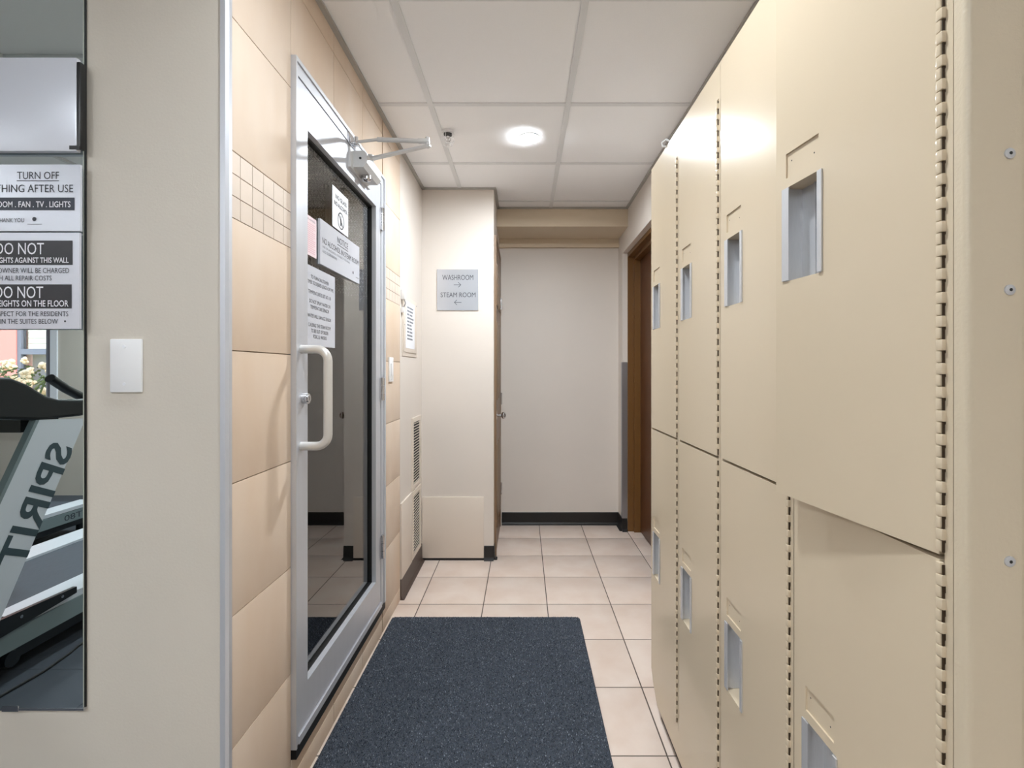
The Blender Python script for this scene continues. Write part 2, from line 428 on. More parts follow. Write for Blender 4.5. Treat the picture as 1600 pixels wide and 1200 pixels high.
strt('floor_steam', M['steam_tile'], 'dark floor inside the steam room', SX, XL - TH, 1.255, 2.95, -0.05, 0.0)
b = empty('steam_bench', (-2.3, 2.1, 0))
bx('bench_top', M['wall_tile'], b, SX + 0.004, -2.05, 1.26, 2.945, 0.42, 0.47, bev=0.004)
bx('bench_front', M['wall_tile'], b, SX + 0.004, -2.09, 1.26, 2.945, 0.002, 0.42)
tag(b, 'tiled bench inside the dark steam room behind the glass door', 'bench')

# ------------------------------------------------------------------ door 1: aluminium and glass steam door
d1 = empty('door_1', (XL, 1.81, 0.15)); tag(d1, 'aluminium framed glass steam room door with pull handle', kind='structure')
XF = XL + 0.010                     # face of frame and leaf
fr = MB()
JN, JF = 0.022, 0.058
fr.box(XL - 0.09, XF, DY0, DY0 + JN, DZ0, DZ1).box(XL - 0.09, XF, DY1 - JF, DY1, DZ0, DZ1).box(XL - 0.09, XF, DY0 + JN, DY1 - JF, DZ1 - 0.045, DZ1)
fr.box(XL - 0.09, XF + 0.004, DY0 + JN, DY1 - JF, DZ0, DZ0 + 0.022)
fr.box(XF, XF + 0.005, DY1 - 0.022, DY1, DZ0, DZ1).box(XF, XF + 0.005, DY0, DY0 + 0.006, DZ0, DZ1).box(XF, XF + 0.005, DY0 + 0.006, DY1 - 0.022, DZ1 - 0.012, DZ1)
fr.build('frame', M['alu'], d1)
bx('gasket_strip', M['gasket'], d1, XL - 0.02, XF + 0.003, DY0 + 0.004, DY1 - 0.004, DZ0 - 0.030, DZ0)
LY0, LY1, LZ0, LZ1 = DY0 + JN + 0.003, DY1 - JF - 0.004, DZ0 + 0.027, DZ1 - 0.049
SN, SF, TR, BR = 0.062, 0.068, 0.120, 0.115
XFL = XF - 0.002
bx('stile', M['alu'], d1, XL - 0.035, XFL, LY0, LY0 + SN, LZ0, LZ1)
bx('stile', M['alu'], d1, XL - 0.035, XFL, LY1 - SF, LY1, LZ0, LZ1)
bx('top_rail', M['alu'], d1, XL - 0.035, XFL, LY0 + SN, LY1 - SF, LZ1 - TR, LZ1)
bx('bottom_rail', M['alu'], d1, XL - 0.035, XFL, LY0 + SN, LY1 - SF, LZ0, LZ0 + BR)
GY0, GY1, GZ0, GZ1 = LY0 + SN, LY1 - SF, LZ0 + BR, LZ1 - TR
bd = MB()
for a in ((GY0, GY0 + 0.006, GZ0, GZ1), (GY1 - 0.006, GY1, GZ0, GZ1), (GY0, GY1, GZ1 - 0.006, GZ1), (GY0, GY1, GZ0, GZ0 + 0.004)):
    bd.box(XL - 0.026, XL - 0.010, *a)
bd.build('glazing_gasket', M['gasket'], d1)
XG = XL - 0.019
bx('glass_pane', M['glass'], d1, XG - 0.006, XG, GY0, GY1, GZ0, GZ1)
hg = None
for z in (1.905, 1.135, 0.42):
    h = MB().cyl((XF + 0.006, LY1 + 0.004, z - 0.05), (XF + 0.006, LY1 + 0.004, z - 0.018), 0.009).cyl((XF + 0.006, LY1 + 0.004, z - 0.0165), (XF + 0.006, LY1 + 0.004, z + 0.0165), 0.0085)
    h.cyl((XF + 0.006, LY1 + 0.004, z + 0.018), (XF + 0.006, LY1 + 0.004, z + 0.05), 0.009).box(XF - 0.001, XF + 0.003, LY1 - 0.012, LY1 + 0.026, z - 0.05, z + 0.05)
    h.ball((XF + 0.006, LY1 + 0.004, z + 0.051), 0.006)
    h.build('hinge', M['chrome'], d1, True)
# pull handle
hy = LY0 + 0.020; hx = XF - 0.002; ho = 0.078; hz0, hz1, rb = 1.000, 1.282, 0.034
pts = [(hx, hy, hz1)]
for k in range(7):
    a = math.pi / 2 * k / 6; pts.append((hx + ho - rb + rb * math.sin(a), hy, hz1 - rb + rb * math.cos(a)))
for k in range(7):
    a = math.pi / 2 * k / 6; pts.append((hx + ho - rb + rb * math.cos(a), hy, hz0 + rb - rb * math.sin(a)))
pts.append((hx, hy, hz0))
MB().tube(pts, 0.0125, 18).build('pull_handle', M['alu_white'], d1, True)
lk = MB().cyl((hx, hy + 0.012, 1.138), (hx + 0.016, hy + 0.012, 1.138), 0.0155, 28).cyl((hx + 0.016, hy + 0.012, 1.138), (hx + 0.019, hy + 0.012, 1.138), 0.011, 24)
lk.m = 1; lk.box(hx + 0.0188, hx + 0.0194, hy + 0.0112, hy + 0.0128, 1.133, 1.144)
lk.build('lock_cylinder', [M['chrome'], M['black']], d1, True)
# closer
clz0, clz1, cy0, cy1, cx1 = 1.985, 2.046, 1.82, 2.0, -0.588
cb = MB().box(XF - 0.002, XF + 0.006, cy0 - 0.03, cy1 + 0.02, clz0 - 0.012, clz1 + 0.003)
cb.prism([(XF + 0.004, clz0), (cx1 - 0.014, clz0), (cx1, clz0 + 0.016), (cx1, clz1 - 0.012), (cx1 - 0.010, clz1), (XF + 0.004, clz1)], 'y', cy0, cy1)
closer = cb.build('closer', M['closer'], d1)
sc = MB().cyl((-0.613, cy0, 2.018), (-0.613, cy0 - 0.002, 2.018), 0.0045, 16); sc.build('adjusting_screw', M['black'], closer)
MB().cyl((-0.618, 1.905, clz0 + 0.002), (-0.618, 1.905, clz0 - 0.014), 0.019, 24).ball((-0.618, 1.905, clz0 - 0.014), 0.019, 18, 8, (1, 1, 0.45)).build('spindle_cap', M['chrome'], closer, True)
elb = Vector((-0.357, 1.80, 2.058))
ar = MB()
d = (elb - Vector((-0.600, 1.90, 2.054))); L = d.length; d.normalize(); sd = Vector((0, 0, 1)).cross(d) * 0.010
A = Vector((-0.600, 1.90, 2.054)) - d * 0.02; Bq = elb + d * 0.012
vs = []
for P, wv in ((A, 1.1), (Bq, 0.7)):
    for z in (-0.004, 0.004):
        vs += [P - sd * wv + Vector((0, 0, z - 0.004)), P + sd * wv + Vector((0, 0, z - 0.004))]
ar.add(vs, [(0, 1, 3, 2), (4, 6, 7, 5), (0, 4, 5, 1), (2, 3, 7, 6), (0, 2, 6, 4), (1, 5, 7, 3)])
ar.cyl((-0.600, 1.90, clz1 - 0.005), (-0.600, 1.90, 2.064), 0.012)
ar.build('lower_arm', M['closer'], closer)
sh = Vector((XF + 0.012, 1.81, 2.078))
ur = MB().tube([sh + Vector((0.012, 0, -0.004)), sh.lerp(elb, 0.32) + Vector((0, 0, 0.01))], 0.0055, 12).tube([sh.lerp(elb, 0.32) + Vector((0, 0, 0.01)), elb + Vector((-0.02, 0, 0.014))], 0.0085, 14)
ur.box(elb.x - 0.035, elb.x + 0.008, elb.y - 0.011, elb.y + 0.011, elb.z + 0.007, elb.z + 0.021, bev=0.003)
ur.cyl(elb + Vector((0, 0, -0.010)), elb + Vector((0, 0, 0.028)), 0.008)
ur.build('upper_arm', M['closer'], closer, True)
MB().box(XF, XF + 0.006, 1.775, 1.845, 2.060, 2.098).box(XF + 0.004, XF + 0.03, 1.797, 1.823, 2.062, 2.070, bev=0.002).cyl((XF + 0.02, 1.81, 2.060), (XF + 0.02, 1.81, 2.092), 0.007).build('arm_shoe', M['chrome'], closer, True)
# condensation on the upper part of the glass
dr = MB(); rnd = random.Random(9)
for k in range(5200):
    y = GY0 + 0.01 + (GY1 - GY0 - 0.02) * rnd.random(); t = rnd.random()
    z = GZ1 - 0.008 - 0.42 * t * t
    lim = 1.78 - 0.0 if z > 1.6 else 1.7
    if rnd.random() < (y - 1.45) / 0.7 * 0.8: continue
    r = 0.0006 + 0.0014 * rnd.random() ** 2
    c = Vector((XG - 0.006, y, z)); n = 5
    vs = [c + Vector((-r * 0.6, 0, 0))] + [c + Vector((0.0003, r * math.cos(6.283 * q / n), r * math.sin(6.283 * q / n))) for q in range(n)]
    dr.add(vs, [(0, 1 + (q + 1) % n, 1 + q) for q in range(n)])
o = dr.build('condensation', M['drop'], d1); o['kind'] = 'stuff'; o['label'] = 'water drops on the glass'

# ------------------------------------------------------------------ signs on the glass (facing +X)
RY = Vector((0, 1, 0)); UZ = Vector((0, 0, 1)); RX = Vector((1, 0, 0))
def gp(x, y, X=-0.668):      # photo pixel to (Y, Z) on a plane X
    Y = X * F / (x - VX); return Y, pz(y, Y)
def sign_board(name, label, cat, m, y0, y1, z0, z1, x0, th):
    e = empty(name, (x0, (y0 + y1) / 2, z0)); tag(e, label, cat)
    bx('board', m, e, x0, x0 + th, y0, y1, z0, z1)
    return e
def lettering(e, rows, org, R, U, mkey, name='lettering'):
    for r in rows:
        b = MB()
        if r[0] == '#': put_rect(b, org, R, U, *r[1:])
        elif r[0] == 'ring':
            _, cu, cv, ro, ri = r; nn = 28; v = []; f = []
            for k in range(nn):
                a = 6.28318 * k / nn
                for q in ((ro, ri) if ri else (ro,)): v.append(Vector(org) + R * (cu + q * math.cos(a)) + U * (cv + q * math.sin(a)))
            if ri:
                for k in range(nn): k2 = (k + 1) % nn; f.append((2 * k, 2 * k2, 2 * k2 + 1, 2 * k + 1))
            else: f.append(tuple(range(nn)))
            b.add(v, f)
        elif r[0] == 'poly': b.add([Vector(org) + R * u + U * v for u, v in r[1]], [tuple(range(len(r[1])))])
        else: put_text(b, *((r[0], org, R, U) + tuple(r[1:])))
        nm = {'#': 'print_line', 'ring': 'print_mark', 'poly': 'print_mark'}.get(r[0], name)
        b.build(nm if name not in ('print_bar',) else name, M[mkey], e)

# pink paper
X0 = XG
e = sign_board('paper_notice', 'small pink printed notice at the left edge of the glass door', 'notice', M['pink_paper'], GY0 + 0.001, 1.575, 1.583, 1.707, X0, 0.0008)
org = (X0 + 0.0012, 0, 0); rows = [('PLEASE BE ADVISED', 1.47, 1.565, 1.693, 1.699)]
lettering(e, rows, org, RY, UZ, 'ink_grey', 'heading')
rows = []
for k in range(15):
    z = 1.684 - k * 0.0064
    rows.append(('#', 1.466, 1.566 - (0.012 if k % 4 == 3 else 0.0) - 0.003 * (k % 2), z - 0.0022, z))
lettering(e, rows, org, RY, UZ, 'ink_pink')
# no glass, no alcohol
e = sign_board('sticker_sign', 'square white NO GLASS NO ALCOHOL sticker with crossed-out bottle on the glass door', 'sign', M['sign_white'], 1.707, 1.860, 1.731, 1.876, X0, 0.001)
org = (X0 + 0.0014, 0, 0)
lettering(e, [('NO GLASS', 1.734, 1.842, 1.838, 1.854, 0.02), ('NO ALCOHOL', 1.722, 1.852, 1.812, 1.828, 0.02), ('ring', 1.785, 1.770, 0.031, 0.0265),
              ('poly', [(1.762, 1.787), (1.766, 1.791), (1.808, 1.753), (1.804, 1.749)]),
              ('poly', [(1.779, 1.752), (1.791, 1.752), (1.791, 1.772), (1.787, 1.778), (1.787, 1.789), (1.783, 1.789), (1.783, 1.778), (1.779, 1.772)])], org, RY, UZ, 'ink')
# notice
XS = X0 + 0.004
e = sign_board('notice_sign', 'wide silver NOTICE NO ALCOHOL IN STEAM ROOM board on the glass door', 'sign', M['sign'], 1.590, 1.968, 1.571, 1.720, X0, 0.007)
org = (X0 + 0.0074, 0, 0)
lettering(e, [('NOTICE', 1.735, 1.840, 1.679, 1.701), ('#', 1.735, 1.842, 1.671, 1.6735), ('NO ALCOHOL IN STEAM ROOM', 1.606, 1.955, 1.643, 1.663),
              ('ring', 1.895, 1.603, 0.006, 0.0), ('#', 1.925, 1.958, 1.590, 1.592)], org, RY, UZ, 'ink')
lettering(e, [('USE OF ALCOHOL IS SUBJECT TO FINES', 1.606, 1.86, 1.627, 1.636), ('AND SUSPENSIONS', 1.606, 1.73, 1.613, 1.622)], org, RY, UZ, 'ink_grey', 'small_print')
# steam instructions
e = sign_board('instruction_sign', 'large silver steam room instruction board above the pull handle', 'sign', M['sign'], GY0 + 0.001, 1.724, 1.300, 1.551, X0, 0.003)
org = (X0 + 0.0034, 0, 0)
rows = []
for s, yc0, yc1, z in (('TO TURN ON STEAMER', 1.528, 1.668, 1.512), ('SET TIMER TO DESIRED LENGTH OF TIME', 1.482, 1.708, 1.494), ('TEMPERATURE IS SET AT 110', 1.510, 1.685, 1.463),
                       ('DO NOT SPRAY WATER ON', 1.517, 1.682, 1.434), ('TEMPERATURE SENSOR', 1.525, 1.670, 1.416), ('WATER WILL DAMAGE SENSOR', 1.505, 1.688, 1.388),
                       ('CAUSING THE STEAM ROOM', 1.510, 1.684, 1.359), ('TO BE OUT OF ORDER', 1.530, 1.664, 1.341), ('FOR 2-3 WEEKS', 1.545, 1.650, 1.323)):
    rows.append((s, yc0, yc1, z, z + 0.0115))
lettering(e, rows, org, RY, UZ, 'ink')

# ------------------------------------------------------------------ things on the left wall
e = empty('light_switch', (XL, 2.38, 1.165)); tag(e, 'white switch plate on the tiled wall beside the glass door hinges', 'switch')
bx('plate', M['white'], e, XL, XL + 0.007, 2.345, 2.415, 1.165, 1.285, bev=0.002)
bx('rocker', M['white'], e, XL + 0.007, XL + 0.011, 2.364, 2.396, 1.195, 1.255, bev=0.001)
MB().cyl((XL + 0.007, 2.38, 1.178), (XL + 0.0082, 2.38, 1.178), 0.003, 10).build('screw', M['galv'], e)

e = empty('access_panel', (XL, 2.78, 1.30)); tag(e, 'cream metal access panel on the left wall behind the printed sheet', 'panel')
bx('panel_frame', M['panel'], e, XL, XL + 0.004, 2.605, 2.955, 1.300, 1.632, bev=0.001)
bx('panel_door', M['panel'], e, XL + 0.004, XL + 0.008, 2.625, 2.935, 1.322, 1.614, bev=0.001)
for y, z in ((2.632, 1.608), (2.928, 1.608), (2.632, 1.47)):
    MB().cyl((XL + 0.008, y, z), (XL + 0.0095, y, z), 0.004, 10).build('screw', M['steel'], e)
e = empty('wall_notice', (XL + 0.008, 2.765, 1.345)); tag(e, 'white printed sheet of ten lines on the cream access panel', 'notice')
bx('paper', M['sign_white'], e, XL + 0.0082, XL + 0.009, 2.66, 2.872, 1.345, 1.606)
rows = []
rr = random.Random(3)
for k in range(10):
    z = 1.578 - k * 0.0195; n1 = 2.845 - 0.05 * rr.random()
    rows.append(('#', 2.69, 2.69 + 0.04 + 0.02 * rr.random(), z - 0.009, z)); rows.append(('#', 2.745, n1, z - 0.009, z))
lettering(e, rows, (XL + 0.0094, 0, 0), RY, UZ, 'ink_grey')
e = empty('cable_lock', (XL, 2.61, 1.53)); tag(e, 'small white plastic lock fitting at the edge of the tiled wall', 'lock')
bx('body', M['white'], e, XL, XL + 0.022, 2.585, 2.612, 1.600, 1.655, bev=0.005)
MB().tube([(XL + 0.014, 2.60, 1.602), (XL + 0.022, 2.60, 1.582), (XL + 0.014, 2.604, 1.566), (XL + 0.006, 2.602, 1.560)], 0.0035, 8).build('shackle', M['steel'], e, True)
bx('catch', M['white'], e, XL, XL + 0.016, 2.588, 2.608, 1.530, 1.560, bev=0.004)

def vent(z0, z1, label):
    e = empty('vent_grille', (XL, 2.95, z0)); tag(e, label, 'vent')
    y0, y1 = 2.856, 3.036
    f = MB(); b = 0.028
    f.box(XL, XL + 0.008, y0 - b, y0, z0 - b * 0.8, z1 + b).box(XL, XL + 0.008, y1, y1 + b, z0 - b * 0.8, z1 + b).box(XL, XL + 0.008, y0, y1, z1, z1 + b).box(XL, XL + 0.008, y0, y1, z0 - b * 0.8, z0)
    f.build('frame', M['panel'], e)
    bx('duct', M['gasket'], e, XL, XL + 0.0008, y0, y1, z0, z1)  # flat black sheet, painted as the shade behind the slats
    n = int((z1 - z0) / 0.0165); me = None
    for k in range(n):
        z = z0 + (k + 0.5) * (z1 - z0) / n
        if me is None:
            s = MB().prism([(XL + 0.0035, z - 0.0008), (XL + 0.0065, z - 0.002), (XL + 0.0065, z + 0.0010), (XL + 0.0035, z + 0.0010)], 'y', y0, y1)
            o = s.build('slat', M['panel'], e); me = o.data; zr = z; l0 = o.location.copy()
        else:
            o = bpy.data.objects.new('slat', me); col.objects.link(o); o.parent = e; o.location = l0 + Vector((0, 0, z - zr))
vent(0.545, 0.912, 'upper of the two louvred vent grilles on the left wall')
vent(0.135, 0.478, 'lower of the two louvred vent grilles, just above the brown baseboard')

# ------------------------------------------------------------------ washroom sign (faces the camera)
e = empty('direction_sign', (-0.423, YB, 1.607)); tag(e, 'silver square WASHROOM and STEAM ROOM sign with arrows', 'sign')
bx('board', M['sign_wash'], e, -0.556, -0.2906, YB - 0.006, YB, 1.607, 1.871)
k = (YB - 0.006) / F
def wq(x, y): return px(x, YB - 0.006), pz(y, YB - 0.006)
rows = []
for s, xa, xb, ya, yb in (('WASHROOM', 691, 739.5, 437.5, 429.5), ('STEAM ROOM', 688.5, 743, 464.5, 457)):
    u0, v0 = wq(xa, ya); u1, v1 = wq(xb, yb); rows.append((s, u0, u1, v0, v1, 0.0))
def arrow(xa, xb, y):
    u0, v = wq(xa, y); u1, _ = wq(xb, y); h = 0.0032; s = 1 if u1 > u0 else -1; q = 0.017
    r = [('poly', [(u0, v - h / 2), (u1, v - h / 2), (u1, v + h / 2), (u0, v + h / 2)])]
    for sg in (1, -1):
        r.append(('poly', [(u1, v + sg * 0.0), (u1 - s * q, v + sg * q), (u1 - s * (q + 0.003), v + sg * (q - 0.002)), (u1 - s * 0.004, v)]))
    return r
rows += arrow(709, 720.5, 445) + arrow(721, 709.5, 472.5)
lettering(e, rows, (0, YB - 0.0064, 0), RX, UZ, 'ink')

# ------------------------------------------------------------------ sprinkler and downlights
e = empty('sprinkler', (-0.371, 2.38, CEIL)); tag(e, 'fire sprinkler head in a wire guard on the ceiling', 'sprinkler')
cx, cy = -0.371, 2.38
MB().cyl((cx, cy, CEIL + 0.004), (cx, cy, CEIL - 0.006), 0.031, 28).build('escutcheon', M['white'], e, True)
MB().cyl((cx, cy, CEIL - 0.006), (cx, cy, CEIL - 0.013), 0.021, 24).build('cup', M['black'], e, True)
h = MB().cyl((cx, cy, CEIL - 0.012), (cx, cy, CEIL - 0.028), 0.007).tube([(cx - 0.007, cy, CEIL - 0.024), (cx - 0.013, cy, CEIL - 0.036), (cx, cy, CEIL - 0.05)], 0.002, 8).tube([(cx + 0.007, cy, CEIL - 0.024), (cx + 0.013, cy, CEIL - 0.036), (cx, cy, CEIL - 0.05)], 0.002, 8)
h.cyl((cx, cy, CEIL - 0.028), (cx, cy, CEIL - 0.049), 0.0025, 8).cyl((cx, cy, CEIL - 0.05), (cx, cy, CEIL - 0.052), 0.013)
h.build('head', M['chrome'], e, True)
gd = MB()
for zz, r in ((CEIL - 0.012, 0.031), (CEIL - 0.036, 0.031), (CEIL - 0.060, 0.022)):
    gd.tube([(cx + r * math.cos(a * math.pi / 8), cy + r * math.sin(a * math.pi / 8), zz) for a in range(17)], 0.0011, 6, False)
for a in range(6):
    c_, s_ = math.cos(a * math.pi / 3 + 0.3), math.sin(a * math.pi / 3 + 0.3)
    gd.tube([(cx + 0.031 * c_, cy + 0.031 * s_, CEIL - 0.002), (cx + 0.031 * c_, cy + 0.031 * s_, CEIL - 0.04), (cx + 0.022 * c_, cy + 0.022 * s_, CEIL - 0.06)], 0.0011, 6, False)
gd.build('wire_guard', M['white'], e, True)

lens_cache = {}
def lens_mat(power):
    if power not in lens_cache: lens_cache[power] = emit('downlight_lens', (241, 249, 255), power / (math.pi * 0.00736))
    return lens_cache[power]
def downlight(x, y, label, power):
    e = empty('downlight', (x, y, CEIL)); tag(e, label, 'light', 'ceiling downlights')
    nn = 36; v = []; f = []
    for k in range(nn):
        a = 6.283185 * k / nn
        for rr_, zz in ((0.055, CEIL + 0.003), (0.053, CEIL - 0.0055), (0.050, CEIL - 0.006), (0.048, CEIL - 0.001)): v.append((x + rr_ * math.cos(a), y + rr_ * math.sin(a), zz))
    for k in range(nn):
        k2 = (k + 1) % nn
        for q in range(3): f.append((4 * k + q, 4 * k2 + q, 4 * k2 + q + 1, 4 * k + q + 1))
    MB().add(v, f).build('trim_ring', M['white'], e, True)
    MB().cyl((x, y, CEIL + 0.002), (x, y, CEIL - 0.0015), 0.0484, 36).build('lens', lens_mat(power), e)
downlight(0.03, 2.433, 'glowing round recessed downlight in the corridor ceiling', LAMP_W * 1.45)
for x, y, k, lab in ((-0.04, 0.85, 0.78, 'round recessed downlight above the nearest lockers'), (-0.10, -0.75, 0.5, 'round recessed downlight over the gym entrance'), (-1.6, -0.75, 1.15, 'round recessed downlight over the first treadmill'), (-1.6, -2.0, 1.4, 'round recessed downlight near the gym rear wall'),
                     (-3.4, -0.75, 1.4, 'round recessed downlight over the second treadmill'), (-3.4, -2.0, 1.4, 'round recessed downlight near the gym window')):  # gym and entrance lamps are added out of view as ambient fill
    downlight(x, y, lab, LAMP_W * k)

# ------------------------------------------------------------------ door 2 (taupe door on the boxed-out corner)
d2 = empty('door_2', (XB, 3.47, 0)); tag(d2, 'narrow taupe panelled door on the side of the boxed-out corner', kind='structure')
f2 = MB().box(XB, XB + 0.014, YB + 0.055, YB + 0.085, 0.0, 2.11).box(XB, XB + 0.014, YE - 0.05, YE - 0.02, 0, 2.11).box(XB, XB + 0.014, YB + 0.085, YE - 0.05, 2.075, 2.11)
f2.build('frame', M['door_taupe'], d2)
sl = bx('slab', M['door_taupe'], d2, XB + 0.0005, XB + 0.010, YB + 0.088, YE - 0.053, 0.008, 2.072)
for y0, y1 in ((YB + 0.15, 3.43), (3.50, YE - 0.12)):
    for z0, z1 in ((0.16, 0.72), (1.02, 1.55), (1.66, 1.94)):
        bx('panel', M['door_taupe'], sl, XB + 0.010, XB + 0.016, y0, y1, z0, z1, bev=0.003)
for z in (1.74, 1.0, 0.30):
    MB().box(XB + 0.010, XB + 0.017, YE - 0.068, YE - 0.034, z - 0.045, z + 0.045).cyl((XB + 0.019, YE - 0.052, z - 0.046), (XB + 0.019, YE - 0.052, z + 0.046), 0.006).build('hinge', M['chrome'], d2)
kz, ky = 0.92, 3.245
MB().cyl((XB + 0.010, ky, kz), (XB + 0.014, ky, kz), 0.030, 24).cyl((XB + 0.012, ky, kz), (XB + 0.052, ky, kz), 0.009, 16).ball((XB + 0.058, ky, kz), 0.023, 18, 10, (0.75, 1, 1)).build('knob', M['chrome'], d2, True)

# ------------------------------------------------------------------ door 3 (brown door, right)
d3 = empty('door_3', (XR + 0.1, 3.2, 0)); tag(d3, 'dark brown wooden door recessed in the right wall', kind='structure')
fx0, fx1 = XR + 0.038, XR + 0.135
f3 = MB().box(fx0, fx1, RD1 - 0.006, RD1 + 0.001, 0, RDZ - 0.001).box(fx0, fx1, RD0 - 0.001, RD0 + 0.006, 0, RDZ - 0.001).box(fx0, fx1, RD0 + 0.006, RD1 - 0.006, RDZ - 0.03, RDZ - 0.001)
f3.box(fx0 + 0.045, fx1, RD1 - 0.03, RD1 - 0.006, 0, RDZ - 0.03).box(fx0 + 0.045, fx1, RD0 + 0.006, RD0 + 0.02, 0, RDZ - 0.03).box(fx0 + 0.045, fx1, RD0 + 0.02, RD1 - 0.03, RDZ - 0.055, RDZ - 0.03)
f3.build('frame', M['frame_brown'], d3)
bx('slab', M['door_brown'], d3, fx1 - 0.006, fx1 + 0.035, RD0 + 0.021, RD1 - 0.031, 0.006, RDZ - 0.056, bev=0.002)
MB().cyl((fx1 - 0.006, RD0 + 0.09, 0.95), (fx1 - 0.045, RD0 + 0.09, 0.95), 0.01).ball((fx1 - 0.055, RD0 + 0.09, 0.95), 0.024, 16, 9).build('knob', M['chrome'], d3, True)
o = MB().box(XR - 0.004, XR - 0.001, RD1 - 0.003, RD1 + 0.035, 0.1, 1.283).box(XR - 0.004, XR + 0.036, RD1 - 0.0035, RD1 - 0.001, 0.1, 1.283).build('corner_guard', M['steel'])
tag(o, 'tall stainless steel corner guard beside the brown door', 'guard')

# ------------------------------------------------------------------ floor mat
mx0, mx1, my0, my1, mr = -0.645, 0.276, 0.80, 2.386, 0.022
mp = []
for cxm, cym, a0 in ((mx1 - mr, my1 - mr, 0), (mx0 + mr, my1 - mr, 90), (mx0 + mr, my0 + mr, 180), (mx1 - mr, my0 + mr, 270)):
    for k in range(6):
        a = math.radians(a0 + 18 * k); mp.append((cxm + mr * math.cos(a), cym + mr * math.sin(a)))
e = empty('floor_mat', ((mx0 + mx1) / 2, (my0 + my1) / 2, 0)); tag(e, 'charcoal grey carpeted entrance mat on the tile floor', 'mat')
MB().prism(mp, 'z', 0.0003, 0.006).build('backing', M['mat_edge'], e)
pm = []
for shade in ((80, 88, 100), (108, 118, 134), (176, 184, 196), (46, 50, 58)):
    pm.append(mat('mat_fibre_%d' % shade[0], shade, 0.95))
pl = MB(); rnd = random.Random(2)
def rr_mat():
    return rnd.uniform(mx0 + 0.003, mx1 - 0.003), rnd.uniform(1.2, my1 - 0.003)
for k in range(85000):
    x, y = rr_mat()
    if y > my1 - mr and (x < mx0 + mr or x > mx1 - mr):
        qx = mx0 + mr if x < 0 else mx1 - mr
        if math.hypot(x - qx, y - my1 + mr) > mr: continue
    a = rnd.uniform(0, 6.283); w_ = rnd.uniform(0.0014, 0.0026); h_ = rnd.uniform(0.003, 0.0065); l_ = rnd.uniform(-0.003, 0.003)
    c_, s_ = math.cos(a) * w_, math.sin(a) * w_
    pl.m = rnd.choice((0, 0, 0, 1, 1, 1, 2, 3))
    pl.v += [(x - c_, y - s_, 0.0055), (x + c_, y + s_, 0.0055), (x + l_ * math.sin(a), y - l_ * math.cos(a), 0.0055 + h_)]
    q = len(pl.v); pl.f.append((q - 3, q - 2, q - 1)); pl.mi.append(pl.m)
me = bpy.data.meshes.new('pile'); me.from_pydata([(v[0] - e.location.x, v[1] - e.location.y, v[2]) for v in pl.v], [], pl.f)
for m in pm: me.materials.append(m)
me.polygons.foreach_set('material_index', pl.mi)
o = bpy.data.objects.new('pile', me); col.objects.link(o); o.parent = e; o['kind'] = 'stuff'; o['label'] = 'short grey carpet pile'
MB().prism([(p[0] * 0.994 + 0.0, 1.593 + (p[1] - 1.593) * 0.996) for p in mp], 'z', 0.006, 0.0068).build('carpet', M['mat_base'], e)

